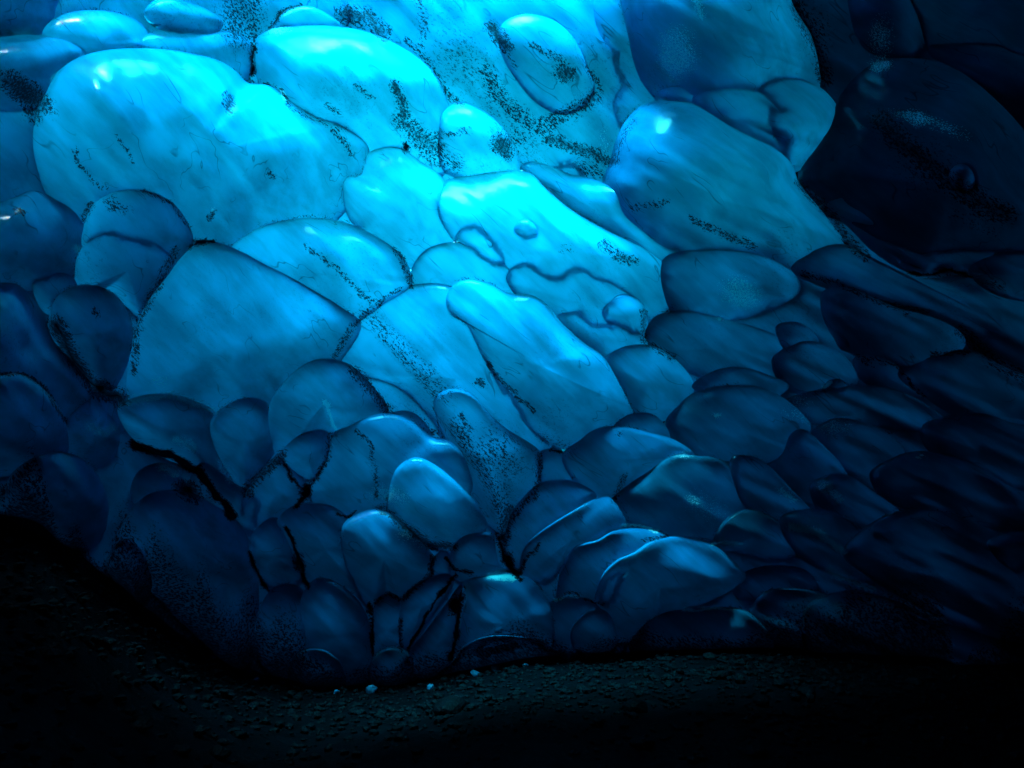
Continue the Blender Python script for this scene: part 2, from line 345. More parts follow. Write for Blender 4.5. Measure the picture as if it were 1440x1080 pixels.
def shard_material():
    m, nt, out = newmat('wet_clear_ice')
    p = N(nt, 'ShaderNodeBsdfPrincipled', Roughness=0.25, IOR=1.31); p.inputs['Specular IOR Level'].default_value = 0.12; p.inputs['Base Color'].default_value = (0.01, 0.06, 0.11, 1)
    geo = N(nt, 'ShaderNodeNewGeometry')
    n1 = N(nt, 'ShaderNodeTexNoise', Scale=30.0, Detail=3.0); L(nt, geo.outputs['Position'], n1.inputs['Vector'])
    b = N(nt, 'ShaderNodeBump', Strength=0.5, Distance=0.01); L(nt, n1.outputs[0], b.inputs['Height']); L(nt, b.outputs[0], p.inputs['Normal'])
    t = N(nt, 'ShaderNodeBsdfTranslucent'); t.inputs['Color'].default_value = (0.03, 0.2, 0.32, 1)
    mx = N(nt, 'ShaderNodeMixShader'); mx.inputs[0].default_value = 0.4
    L(nt, p.outputs[0], mx.inputs[1]); L(nt, t.outputs[0], mx.inputs[2]); L(nt, mx.outputs[0], out.inputs['Surface'])
    return m
M_SHARD = shard_material()

# ------------------------------------------------------------------ dirt and frosting on the ice, with painted gap shade and glints (picture positions)
DIRT_GAP_LINES = [  # points, half width, coverage; the black ones paint the shade of open gaps
 ([(572,56),(600,82),(636,140),(652,150)],4,.6), ([(684,100),(705,140),(735,166),(757,182),(792,163),(835,138)],9,.62),
 ([(590,0),(598,30),(592,66)],6,.42), ([(860,230),(875,195),(890,168)],5,.4),
 ([(248,352),(215,414),(196,448),(187,520)],5,.62), ([(556,350),(575,388),(578,404)],3.5,.75), ([(472,500),(500,457),(512,440)],4,.62),
 ([(512,440),(535,424),(562,404)],3,.62), ([(360,315),(440,303),(500,312)],2.5,.35),
 ([(515,440),(560,482),(600,522),(628,556)],12,.34), ([(498,520),(525,552),(545,578)],6,.75), ([(530,460),(570,505),(612,556)],6,.45),
 ([(758,640),(755,690),(722,728)],4,.65), ([(706,757),(716,720)],8,.95), ([(640,600),(680,660),(708,720)],9,.5),
 ([(688,512),(715,545),(752,580)],2.5,.85), ([(1124,256),(1166,300),(1200,345),(1216,362)],5,.85), ([(972,308),(1010,325),(1060,347)],4,.7),
 ([(890,293),(935,285)],5,.5), ([(905,440),(906,478),(925,492),(945,505)],3.5,.75),
 ([(1278,384),(1312,386),(1338,379),(1368,391)],4.5,1.1), ([(1128,384),(1172,396),(1240,426),(1302,440)],3,.65), ([(1352,465),(1398,508),(1440,530)],8,.6),
 ([(1240,170),(1285,215),(1330,255),(1380,288),(1412,300)],12,.75), ([(1122,10),(1148,60),(1162,110)],8,.7),
 ([(397,640),(372,664),(346,690)],5,.85), ([(465,612),(460,648),(442,676)],3,.75), ([(398,648),(414,676),(426,700)],5,1.2),
 ([(440,676),(430,690),(418,712)],7,1.3), ([(500,605),(520,622),(526,652),(530,700)],2.5,.7), ([(474,723),(490,729),(500,721)],4,1.2),
 ([(536,716),(570,740),(608,768),(640,770)],4,1.0), ([(609,784),(607,806),(566,842)],2.5,1.0), ([(566,842),(548,835),(528,846)],2,.9),
 ([(640,808),(612,848),(572,914)],4.5,1.3), ([(650,826),(643,876),(634,928)],6.5,1.4), ([(626,785),(640,800),(665,806)],6,1.2),
 ([(700,756),(712,796),(732,814)],6,1.2), ([(757,765),(742,785),(730,806)],5,1.1), ([(521,850),(524,920)],5,1.3), ([(563,870),(562,915)],2.5,.8),
 ([(400,742),(420,780),(432,826)],6,1.3), ([(350,775),(364,812),(376,830)],5,1.2),
 ([(188,626),(238,640),(280,664),(302,695),(325,725)],12,1.3), ([(0,526),(30,525),(60,541),(92,594)],2.2,1.0),
 ([(78,455),(105,510),(140,550),(170,560)],8,1.0), ([(268,346),(285,337),(302,340)],5,1.2),
 ([(357,50),(357,90),(350,116)],6,1.1), ([(372,118),(396,126),(408,148)],2.2,1.2), ([(405,148),(440,168),(485,182)],4,.4),
 ([(380,40),(392,18),(425,7)],5,1.1), ([(482,20),(515,25),(540,48)],9,.85), ([(345,-10),(340,40)],22,.62),
 ([(556,118),(562,140),(570,162)],5,.95), ([(566,168),(585,190),(612,206)],10,.78), ([(612,190),(660,185)],4,.5), ([(600,215),(640,230)],12,.45),
 ([(770,195),(815,210),(862,228)],6,.9), ([(690,38),(700,50),(712,66)],7,.95), ([(702,64),(725,95)],3,.5), ([(745,62),(790,85)],4,.7), ([(825,95),(845,128)],3,.7),
 ([(850,345),(868,360),(888,366)],6,.7), ([(770,632),(790,637)],3,1.2), ([(470,182),(485,200),(492,218)],3,.7), ([(500,120),(522,138)],3,.6), ([(458,145),(478,160)],3,.5),
 ([(105,210),(112,235),(140,262)],2.5,.6), ([(165,190),(188,228)],2,.5), ([(118,310),(128,288)],4,.6), ([(200,268),(240,285),(266,318)],2.5,.6),
 ([(430,345),(470,375),(505,410),(535,432)],3,.6), ([(0,700),(40,660)],6,.8), ([(785,842),(800,834),(850,850)],2,.6), ([(905,760),(940,755)],2,.8),
 ([(650,585),(660,604)],3.5,.8), ([(1250,430),(1275,440)],3,.7), ([(1310,500),(1360,495)],3,.8), ([(880,668),(864,705)],3,.6),
 ([(1205,500),(1260,515),(1300,560)],2.5,.6), ([(1340,300),(1400,330)],8,.3), ([(760,612),(800,630)],8,.35),
]
DIRT_GAP_SPOTS = [  # x, y, rx, ry, angle, coverage; some black ones paint gap shade
 (650,85,85,55,50,.30),(620,30,60,40,0,.22),(725,195,45,28,30,.42),(700,150,60,30,50,.3),(36,130,46,17,35,.95),(46,158,14,20,0,.7),(322,145,9,17,-25,.8),
 (570,208,5,7,0,1.2),(706,206,13,20,-30,.9),(792,103,15,14,0,.9),(163,288,24,12,20,.5),(298,304,6,9,20,.85),(380,245,4,7,-15,.9),(675,539,9,7,0,.85),
 (612,608,7,3.5,0,1.2),(700,640,45,55,-35,.42),(700,690,30,40,0,.35),(780,590,40,40,40,.22),(432,690,7,12,20,1.3),(283,339,10,5,0,1.2),(125,395,9,9,0,.3),
 (830,240,30,15,20,.5),(925,120,50,90,0,.16),(150,262,8,8,0,.4),(28,298,9,5,15,.7),(135,440,6,10,-30,.55),(795,350,14,10,0,.35),(440,430,90,60,45,.14),
 (400,250,120,60,45,.10),(610,470,90,70,45,.12),(1300,230,60,60,40,.3),(1150,50,25,50,0,.4),(640,850,9,14,0,1.3),(715,790,8,14,0,1.2),(265,690,20,14,30,1.0),
 (140,545,16,12,0,1.0),(420,790,8,14,0,1.0),(1270,800,60,40,30,.2),(950,790,40,40,0,.10),(350,690,9,12,0,.9),(330,60,12,20,0,.4),
 (870,610,9,5,0,.4),(1395,400,25,8,20,.5),(1218,510,18,6,25,.5),(1100,410,10,4,0,.2),
]
FROST_GLINT_LINES = [([(457,566),(466,588),(472,604)],4,1.0),([(876,738),(895,741),(926,746)],3,1.1),([(1003,766),(1020,761),(1045,764)],2.5,1.0),([(780,843),(800,839),(815,842)],2,1.0),  # whitened streaks that paint glints, with some frosting
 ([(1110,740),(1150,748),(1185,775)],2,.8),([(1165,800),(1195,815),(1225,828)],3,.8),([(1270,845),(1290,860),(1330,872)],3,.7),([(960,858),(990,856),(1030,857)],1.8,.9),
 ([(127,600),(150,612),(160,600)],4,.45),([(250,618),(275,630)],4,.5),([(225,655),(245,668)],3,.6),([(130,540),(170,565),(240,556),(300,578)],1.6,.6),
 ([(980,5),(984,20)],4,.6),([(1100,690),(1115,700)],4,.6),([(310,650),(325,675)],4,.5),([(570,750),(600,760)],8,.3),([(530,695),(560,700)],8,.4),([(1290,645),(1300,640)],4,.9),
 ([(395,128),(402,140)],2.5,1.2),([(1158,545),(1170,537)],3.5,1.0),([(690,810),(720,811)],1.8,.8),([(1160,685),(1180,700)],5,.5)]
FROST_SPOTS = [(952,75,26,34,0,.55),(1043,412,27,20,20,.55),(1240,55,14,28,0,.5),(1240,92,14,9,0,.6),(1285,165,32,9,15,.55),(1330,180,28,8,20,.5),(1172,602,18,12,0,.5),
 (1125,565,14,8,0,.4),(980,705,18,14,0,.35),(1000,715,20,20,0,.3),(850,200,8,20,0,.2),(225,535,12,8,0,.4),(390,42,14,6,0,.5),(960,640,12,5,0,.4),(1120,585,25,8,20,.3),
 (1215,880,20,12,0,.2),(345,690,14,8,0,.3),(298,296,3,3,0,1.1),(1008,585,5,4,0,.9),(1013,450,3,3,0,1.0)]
def seg_d(px, py, pts):
    d = np.full(px.shape, 1e9)
    for (x0, y0), (x1, y1) in zip(pts[:-1], pts[1:]):
        dx, dy = x1 - x0, y1 - y0
        t = np.clip(((px - x0) * dx + (py - y0) * dy) / (dx * dx + dy * dy + 1e-9), 0, 1)
        d = np.minimum(d, np.hypot(px - x0 - t * dx, py - y0 - t * dy))
    return d
def cover(px, py, lines, spots):
    wx = px + 5 * vn(px / 14, py / 14, 3); wy = py + 5 * vn(px / 14, py / 14, 4)
    r = np.zeros(px.shape)
    for pts, w, c in lines:
        if lines is FROST_GLINT_LINES: w, c = max(w, 3.6), c * 1.25
        xs = [p[0] for p in pts]; ys = [p[1] for p in pts]; g = w * 3.2 + 6
        k = (px > min(xs) - g) & (px < max(xs) + g) & (py > min(ys) - g) & (py < max(ys) + g)
        if k.any():
            d = seg_d(wx[k], wy[k], pts); r[k] = np.maximum(r[k], c * (np.exp(-(d / (w * (.52 + .5 * vn(px[k] / 11, py[k] / 11, 8)))) ** 4) if c > 1 else np.exp(-(d / (w * 1.35)) ** 2 * 0.8)))
    for cx, cy, rx, ry, a, c in spots:
        k = (abs(px - cx) < 2.2 * max(rx, ry)) & (abs(py - cy) < 2.2 * max(rx, ry))
        if k.any():
            ca, sa = math.cos(math.radians(a)), math.sin(math.radians(a))
            dx, dy = wx[k] - cx, wy[k] - cy
            q = ((dx * ca + dy * sa) / rx) ** 2 + ((-dx * sa + dy * ca) / ry) ** 2
            r[k] = np.maximum(r[k], c * np.exp(-q * q * 0.7) if c > .5 else c * np.exp(-q))
    return r

BND = np.array([(-900,700),(-200,708),(0,722),(60,745),(130,795),(190,850),(250,898),(330,945),(430,968),(560,966),(650,946),(760,926),(900,918),(1050,912),(1200,926),(1440,940),(1700,945),(2400,950)], float)
# ------------------------------------------------------------------ the cave wall: base surface and z buffer of what stands out from it
U0, V0, U1, V1, ST = -430, -170, 1870, 1250, 2
gw, gh = (U1 - U0) // ST, (V1 - V0) // ST
def base_D(u, v):
    u = np.asarray(u, float); v = np.asarray(v, float)
    d = 7.7 - 2.3 * sstep(0, 1, (560 - u) / 760) - 0.9 * sstep(0, 1, (u - 850) / 720)
    return d + 0.12 * fbm(u / 310, v / 310, 91, 2)
GU, GV = np.meshgrid(U0 + ST * (np.arange(gw) + .5), V0 + ST * (np.arange(gh) + .5))
ZB = np.zeros((gh, gw)); LAB = np.full((gh, gw), -1, int)

def spline(pts, n):
    P = np.array(pts, float); K = len(P); out = []
    m = max(3, int(math.ceil(n / K)))
    t = np.linspace(0, 1, m, endpoint=False)[:, None]
    for i in range(K):
        a, b, c, d = P[i - 1], P[i], P[(i + 1) % K], P[(i + 2) % K]
        out.append(0.5 * ((2 * b) + (c - a) * t + (2 * a - 5 * b + 4 * c - d) * t ** 2 + (3 * b - a - 3 * c + d) * t ** 3))
    return np.concatenate(out)
def bil(A, u, v):
    x = np.clip((u - U0) / ST - .5, 0, gw - 1.001); y = np.clip((v - V0) / ST - .5, 0, gh - 1.001)
    i = x.astype(int); j = y.astype(int); fx = x - i; fy = y - j
    return (A[j, i] * (1 - fx) + A[j, i + 1] * fx) * (1 - fy) + (A[j + 1, i] * (1 - fx) + A[j + 1, i + 1] * fx) * fy

class Lobe: pass
lobes = []
for line in LOBES.strip().splitlines():
    if line.startswith('#'): continue
    head, pts = line.split(':'); k, mass, ratio, lip = head.split()
    l = Lobe(); l.key = k; l.par = None
    if '>' in mass: mass, l.par = mass.split('>')
    l.mass = mass; l.ratio = float(ratio) * (.8 if mass == 'S' else 1); l.lip = float(lip) * (.6 if mass == 'S' else 1)
    P = [tuple(map(float, p.split(','))) for p in pts.split()]
    l.pts = P; lobes.append(l)
byk = {l.key: l for l in lobes}

def prep(l, idx):
    B = spline(l.pts, 400)
    x, y = B[:, 0], B[:, 1]; xn, yn = np.roll(x, -1), np.roll(y, -1)
    cr = x * yn - xn * y; A = cr.sum() / 2
    cx, cy = ((x + xn) * cr).sum() / (6 * A), ((y + yn) * cr).sum() / (6 * A)
    if A < 0: B = B[::-1]
    l.area = abs(A); l.w = x.max() - x.min(); l.h = y.max() - y.min()
    l.c = (cx, cy)
    th = np.unwrap(np.arctan2(B[:, 1] - cy, B[:, 0] - cx))
    if th[-1] < th[0]: B = B[::-1]; th = np.unwrap(np.arctan2(B[:, 1] - cy, B[:, 0] - cx))
    th = np.maximum.accumulate(th) + np.arange(len(th)) * 1e-7
    R = np.hypot(B[:, 0] - cx, B[:, 1] - cy)
    # closed periodic tables
    l.th = np.concatenate([th - 2 * np.pi, th, th + 2 * np.pi]); l.R = np.tile(R, 3)
    l.B = B
    # heights of the rim: what lies behind there, plus a lip that stands proud along the upper edge
    nv = np.roll(B, -1, 0) - np.roll(B, 1, 0); nn = np.hypot(nv[:, 0], nv[:, 1]) + 1e-9
    up = nv[:, 0] / nn                       # tangent.x > 0 on the upper edge for this winding
    if (up * (B[:, 1] - cy)).sum() > 0: up = -up
    hb = bil(ZB, B[:, 0], B[:, 1])
    K = 25; ker = np.hanning(2 * K + 3)[1:-1]; ker /= ker.sum()
    sm = lambda a: np.convolve(np.concatenate([a[-K:], a, a[:K]]), ker, 'valid')
    hb = sm(hb)
    exact = bil(ZB, B[:, 0], B[:, 1])
    hb = 0.6 * hb + 0.4 * hb.mean()
    hb = np.maximum(hb, exact * .5 + hb * .5 - .02)
    exact = np.convolve(np.concatenate([exact[-12:], exact, exact[:12]]), np.hanning(27)[1:-1] / np.hanning(27).sum(), 'valid')
    upw = np.clip(sm(up) * .9 + .35, 0.0, 1.0)
    l.hmean = hb.mean()
    r = 0.5 * math.sqrt(l.area) if min(l.w, l.h) * 1.0 > math.sqrt(l.area) else 0.5 * min(l.w, l.h)
    l.lip *= 1.0 + 1.3 * float(sstep(380, 600, cy)) * (l.par is None)
    l.hb = np.tile(sm(hb) * upw + (exact - .004) * (1 - upw) + l.lip * upw, 3)
    l.Hm = l.ratio * 2.5 * r * 6.6 / F * 1.25
    l.k = 2.4
    l.seed = idx * 31 + 5; l.big = min(1.0, math.sqrt(l.area) / 200)
    if l.par: l.seed = byk[l.par].seed; l.big = byk[l.par].big

def height(l, u, v):
    dx = u - l.c[0]; dy = v - l.c[1]
    th = np.arctan2(dy, dx); lo = l.th[len(l.th) // 3]
    th = lo + np.mod(th - lo, 2 * np.pi)
    R = np.interp(th, l.th, l.R); hb = np.interp(th, l.th, l.hb)
    s = np.hypot(dx, dy) / R; sc = np.clip(s, 0, 1)
    up = sstep(-0.75, 0.35, -np.sin(th))
    dome = up * np.power(1 - np.power(sc, l.k), RIM + .12 * float(1 - sstep(420, 620, l.c[1]))) + (1 - up) * np.power(1 - sc ** 1.9, 1.35)
    # the crest sits a little above the middle and the lower side runs out flat
    skew = 1 - 0.30 * sc * np.sin(th)
    h = l.hmean + (hb - l.hmean) * sc ** 4.0 + l.Hm * dome * skew
    ang = np.radians(50 - 26 * sstep(600, 1200, l.c[0]))
    a = u * np.cos(ang) + v * np.sin(ang); b = -u * np.sin(ang) + v * np.cos(ang)
    env = np.clip((1 - sc) * 5, 0, 1)
    big = l.big
    h = h + env * (0.055 * big * fbm(u / 75, v / 75, l.seed, 2) + 0.042 * big * vn(b / 22, a / 190, l.seed + 3) + 0.007 * vn(b / 11, a / 130, l.seed + 7))
    rip = sstep(860, 1180, u)
    if np.any(rip > 0):
        an = np.radians(24); a2 = u * np.cos(an) + v * np.sin(an); b2 = -u * np.sin(an) + v * np.cos(an)
        rip = rip * (.35 if l.mass == 'C' else 1.5)
        h = h + rip * env * (0.075 * vn(b2 / 26, a2 / 120, 301) + 0.035 * vn(b2 / 12, a2 / 62, 302) + 0.04 * vn(b2 / 40 + 3, a2 / 60, 303))
    return h, s

for i, l in enumerate(lobes):
    prep(l, i)
    x0, x1 = l.B[:, 0].min(), l.B[:, 0].max(); y0, y1 = l.B[:, 1].min(), l.B[:, 1].max()
    i0, i1 = max(0, int((x0 - U0) / ST)), min(gw, int((x1 - U0) / ST) + 2)
    j0, j1 = max(0, int((y0 - V0) / ST)), min(gh, int((y1 - V0) / ST) + 2)
    h, s = height(l, GU[j0:j1, i0:i1], GV[j0:j1, i0:i1])
    win = (s < 1) & (h > ZB[j0:j1, i0:i1])
    ZB[j0:j1, i0:i1] = np.where(win, h, ZB[j0:j1, i0:i1]); LAB[j0:j1, i0:i1] = np.where(win, i, LAB[j0:j1, i0:i1])
import sys
print('holes', [(int(GU[j,i]),int(GV[j,i])) for j,i in np.argwhere((LAB < 0) & (GU > 0) & (GU < W) & (GV > 0) & (GV < 900))[::37]])
print('max height', ZB.max(), 'uncovered in frame', ((LAB < 0) & (GU > 0) & (GU < W) & (GV > 0) & (GV < 930)).sum())

def dilate(mk, n):
    for _ in range(n):
        m2 = mk.copy(); m2[1:] |= mk[:-1]; m2[:-1] |= mk[1:]; m2[:, 1:] |= mk[:, :-1]; m2[:, :-1] |= mk[:, 1:]; mk = m2
    return mk
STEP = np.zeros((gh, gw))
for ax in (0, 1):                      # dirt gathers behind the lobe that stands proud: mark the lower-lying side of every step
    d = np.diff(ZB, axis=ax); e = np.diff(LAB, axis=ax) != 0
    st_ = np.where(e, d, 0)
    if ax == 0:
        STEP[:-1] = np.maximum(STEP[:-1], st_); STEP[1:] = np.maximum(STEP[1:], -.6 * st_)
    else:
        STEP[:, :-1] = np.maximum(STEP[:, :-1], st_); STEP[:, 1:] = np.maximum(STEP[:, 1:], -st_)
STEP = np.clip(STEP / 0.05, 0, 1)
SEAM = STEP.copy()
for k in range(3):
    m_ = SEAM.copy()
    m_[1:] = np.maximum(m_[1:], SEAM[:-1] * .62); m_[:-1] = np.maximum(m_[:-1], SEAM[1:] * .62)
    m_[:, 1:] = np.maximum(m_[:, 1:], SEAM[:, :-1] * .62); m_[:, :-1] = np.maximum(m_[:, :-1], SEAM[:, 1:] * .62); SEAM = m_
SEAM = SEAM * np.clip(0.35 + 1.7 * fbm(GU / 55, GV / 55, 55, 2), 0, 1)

def build_mesh(l, idx):
    ext = math.sqrt(l.area)
    nb = int(np.clip(np.hypot(*(np.roll(l.B, -1, 0) - l.B).T).sum() / 4.0, 36, 340))
    nr = int(np.clip(ext / 2 / 3.7, 8, 60))
    sel = np.linspace(0, len(l.B), nb, endpoint=False).astype(int)
    ring = l.B[sel]
    ss = np.sin(np.pi / 2 * np.arange(1, nr + 1) / nr); ss = 0.5 * ss + 0.5 * np.arange(1, nr + 1) / nr
    P = [np.array([l.c])]
    for s in ss: P.append(np.array(l.c) + (ring - np.array(l.c)) * min(s, .9995))
    P = np.concatenate(P); h, _ = height(l, P[:, 0], P[:, 1])
    n = len(P)
    # skirt that turns back behind the rim
    last = P[-nb:]; hl = h[-nb:]
    for sk, q in ((.03, .998), (.07, .992)):
        P = np.concatenate([P, np.array(l.c) + (last - np.array(l.c)) * q]); h = np.concatenate([h, hl - sk])
    faces = []
    k = np.arange(nb); kn = (k + 1) % nb
    faces += [(0, 1 + a, 1 + b) for a, b in zip(k, kn)]
    for r in range(nr - 1 + SKIRT):
        o0, o1 = 1 + r * nb, 1 + (r + 1) * nb
        faces += [(o0 + a, o1 + a, o1 + b, o0 + b) for a, b in zip(k, kn)]
    mask = dilate(LAB == idx, 5 if l.key[0] == 's' else 3)
    gi = np.clip(((P[:, 0] - U0) / ST).astype(int), 0, gw - 1); gj = np.clip(((P[:, 1] - V0) / ST).astype(int), 0, gh - 1)
    vis = mask[gj, gi]
    fa = [f for f in faces if any(vis[i] for i in f)]
    own = dilate(LAB == idx, 1)[gj, gi]; buried = [0 if any(own[i] for i in f) else 1 for f in fa]
    if not fa: return None
    used = np.unique(np.concatenate([np.array(f) for f in fa])); re = -np.ones(len(P), int); re[used] = np.arange(len(used))
    fa = [tuple(re[i] for i in f) for f in fa]
    P = P[used]; h = h[used]
    X = unproj(P[:, 0], P[:, 1], base_D(P[:, 0], P[:, 1]) - h)
    dirt = cover(P[:, 0], P[:, 1], DIRT_GAP_LINES, DIRT_GAP_SPOTS)
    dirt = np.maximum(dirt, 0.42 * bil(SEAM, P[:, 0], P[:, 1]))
    dirt = np.maximum(dirt, 0.05 + 0.22 * fbm(P[:, 0] / 120, P[:, 1] / 120, 77, 2))
    foot = np.interp(P[:, 0], BND[:, 0], BND[:, 1]) - P[:, 1]  # mud at the foot, widened to paint in the shade there
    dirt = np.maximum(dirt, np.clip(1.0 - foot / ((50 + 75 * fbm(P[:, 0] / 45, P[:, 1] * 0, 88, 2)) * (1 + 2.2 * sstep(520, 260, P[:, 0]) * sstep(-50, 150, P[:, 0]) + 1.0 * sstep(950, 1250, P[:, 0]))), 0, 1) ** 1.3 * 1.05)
    frost_glint = cover(P[:, 0], P[:, 1], FROST_GLINT_LINES, FROST_SPOTS)
    return X, fa, {'dirt': dirt, 'frost_glint': frost_glint}, buried

MASS = {
 'W': ('ice_wall', (-0.3, 7.2, 0.0), 'tall bright blue ice wall of smooth bulging lobes lit through from behind', 'ice wall'),
 'O': ('ice_overhang', (2.0, 6.6, 3.5), 'smooth blue ice overhang with glossy rounded domes right of the brightest ice', 'ice overhang'),
 'C': ('ice_ceiling', (3.6, 6.0, 3.6), 'nearly black ice ceiling with faint blue patches in the upper right corner', 'ice ceiling'),
 'S': ('ice_slope', (3.6, 6.3, 1.5), 'dim blue slope of flattened streaked ice lobes below the black ceiling', 'ice slope'),
 'L': ('ice_bank', (-3.6, 5.2, 0.5), 'dark ice bank of dim rounded lobes above the gravel heap at the left', 'ice bank'),
 'R': ('ice_ledge', (2.6, 6.4, 0.0), 'dark low ice ledge with thin bright glints along its edges at lower right', 'ice ledge'),
}
PART_LABEL = {'c3': 'clear oval bulge with a dark smudge, ringed by dirt', 'a5': 'clear bright oval bulge near the top edge', 'd3': 'large cone-shaped bulge with a narrow top',
 'h4': 'long bulge running down to the right across the middle', 'm8': 'cone of ice peppered with dark dirt', 'f1': 'brightest cyan bulge in the middle', 'b1': 'very broad smooth bulge at upper left',
 'h1': 'very broad bulge with a line of dirt down its left edge', 'g3': 'round dark-bottomed bulge hanging at the left', 'm3': 'bulge with a bright crest over a black gap'}
LOBE_LABEL = {
 'n1': 'rounded blue ice lobe with a bright top, right under the dirt-speckled cone of ice',
 'n2': 'long slanting ice lobe with a bright upper edge, leaning right below the dirt-filled cleft',
 'p3': 'narrow dark ice lobe between two black cracks at the left end of the lobes',
 'p2': 'broad smooth ice lobe with an arched top beside the narrow cracked lobe',
 'p1': 'wide dim ice lobe right of the smooth arched one, above the slim finger of ice',
 'o1': 'small squat ice lobe wedged above the wide flat-topped lobe',
 'p1b': 'tiny upright ice lobe squeezed between two larger ones above the diagonal crack',
 'n3': 'humped ice lobe lying just under the small white glint',
 'n4': 'broad grainy ice lobe sloping down to the dark hump at right',
 'n5': 'small rounded ice lobe with a thin shining rim, low between two broad lobes',
 'n6': 'small hazy round ice lobe beside the one with the shining rim',
 'p4': 'dark arched ice lobe at the far left of the bottom row',
 'o5': 'slim upright finger-shaped ice lobe in the bottom row',
 'o4': 'upright ice lobe on the left of the diagonal black crack',
 'o4b': 'leaning ice lobe between the diagonal crack and the wide black crack',
 'o2': 'wide flat-topped ice lobe right of the wide black crack',
 'p5': 'tall dark round-shouldered ice lobe left of the slim finger of ice',
 'o3': 'low ice mound lying across the foot of the flat-topped lobe',
 'p6': 'small dark dome of ice half sunk in the gravel at lower left',
 'o6': 'small round ice lobe under the slim finger of ice'}
SKY, SUN, SUN_ANGLE, EXPO = 0.15, 5.0, 28.0, 5.1
FILTER_THICK = 0.36
def in_added_opening(c, k):
    q = .3 * min(1, max(0, (-1.7 - c[0]) / .6))  # outline of the added roof opening, shaped for where the sun falls
    return SX0 < c[0] < SX1 and wall_y(c[0]) - SL0 - q < c[1] < wall_y(c[0]) - SL1 - q
SKIRT = 1
TK = [(640,270,.0),(560,280,.0),(640,200,.05),(680,380,.02),(720,320,.0),(300,200,.45),(420,240,.35),(100,250,.75),(60,450,2.3),(300,450,.8),(480,380,.25),(700,500,.3),(600,460,.15),(800,420,.5),(780,560,.9),
 (900,250,1.0),(1000,300,2.8),(1100,500,2.8),(1300,340,2.4),(1300,150,6.5),(1400,60,7),(500,650,2.2),(800,800,3),(400,900,6),(640,870,3.5),(250,640,3.6),(1200,650,4),(560,760,2.8),(470,860,2.8),
 (1300,800,6),(1050,60,3.8),(1140,60,1.8),(1165,175,1.7),(960,80,2.6),(450,30,1.2),(200,30,.5),(20,100,.8),(650,60,.75),(750,120,.5),(560,150,.5),(850,150,.9),(100,650,5),(30,600,4),(200,850,7),(0,800,7),(30,300,.6),
 (1430,450,4.2),(1430,650,5.2),(1430,900,7),(950,600,3),(1000,720,2.8),(900,860,2.8),(1050,880,5.5),(700,680,1.5),(600,570,.9),(400,600,1.8),(200,540,2.2),(750,950,6),(500,970,6),
 (-150,100,1.2),(-150,600,5.5),(1600,300,6),(700,-150,1.6),(200,-150,1.2),(1200,-150,6),(950,-150,2.2),(700,1200,8),(200,1200,8),(1200,1200,8),(870,230,.7),(1250,120,6.5),(1200,230,5)]
TA, TB = 1.9, 1.7
SL0, SL1, SX0, SX1 = 1.45, 0.65, -3.3, 1.45
TC = 0.0

masses = {}
for mk, (name, loc, label, cat) in MASS.items():
    e = empty(name, loc); tag(e, label, cat); masses[mk] = e
objs = {}
nv = 0
for i, l in enumerate(lobes):
    r = build_mesh(l, i)
    if r is None: print('hidden lobe', l.key); continue
    X, fa, at, bur = r; nv += len(X)
    if l.mass == 'B':
        c = X.mean(0); o = link('ice_lobe', X, fa, M_ICE, None, attrs=at)  # lobes of the continuous wall, split off as separate objects
        tag(o, LOBE_LABEL[l.key], 'ice lobe', 'rounded ice lobes at the foot of the wall')
    else:
        par = objs.get(l.par) if l.par else masses[l.mass]
        nm = 'ice_sheet' if l.key[0] == 's' else 'ice_knob' if l.par else 'ice_bulge'
        o = link(nm, X, fa, M_SHADED if l.mass == 'C' else M_DIMMED if l.mass in 'SR' else M_ICE, par, attrs=at)
        if l.key in PART_LABEL: o['label'] = PART_LABEL[l.key]
    if any(bur):                     # what lies buried in its neighbour has no surface of its own in solid ice
        o.data.materials.append(M_BURIED); o.data.polygons.foreach_set('material_index', bur); o.data.update()
    objs[l.key] = o
print('ice vertices', nv)

# ------------------------------------------------------------------ the glacier behind the wall: clear ice whose thickness sets how much daylight comes through
def thickness(u, v):
    def g(cx, cy, rx, ry, a=0.0):
        ca, sa = math.cos(math.radians(a)), math.sin(math.radians(a))
        x = ((u - cx) * ca + (v - cy) * sa) / rx; y = (-(u - cx) * sa + (v - cy) * ca) / ry
        return x * x + y * y
    KP = np.array(TK, float); KP[:, 2] = TC + KP[:, 2] * TA + TB * np.maximum(KP[:, 2] - 1.0, 0)
    num = 0; den = 0
    for x, y, tk in KP:
        w = ((u - x) ** 2 + (v - y) ** 2 + 95.0 ** 2) ** -1.8
        num = num + w * tk; den = den + w
    t = num / den
    return t
nu, nvv = 110, 84
uu, vv = np.meshgrid(np.linspace(-700, 2140, nu), np.linspace(-380, 1500, nvv))
D0 = base_D(uu, vv) + 0.30
T = thickness(uu, vv)
Pf = unproj(uu, vv, D0).reshape(-1, 3); Pb = unproj(uu, vv, D0 + T).reshape(-1, 3)
fs = []
idx = lambda j, i: j * nu + i
n0 = nu * nvv
for j in range(nvv - 1):
    for i in range(nu - 1):
        fs.append((idx(j, i), idx(j + 1, i), idx(j + 1, i + 1), idx(j, i + 1)))
        fs.append((n0 + idx(j, i), n0 + idx(j, i + 1), n0 + idx(j + 1, i + 1), n0 + idx(j + 1, i)))
rim = [(0, i) for i in range(nu)] + [(j, nu - 1) for j in range(1, nvv)] + [(nvv - 1, i) for i in range(nu - 2, -1, -1)] + [(j, 0) for j in range(nvv - 2, 0, -1)]
for a, b in zip(rim, rim[1:] + rim[:1]):
    fs.append((idx(*a), idx(*b), n0 + idx(*b), n0 + idx(*a)))
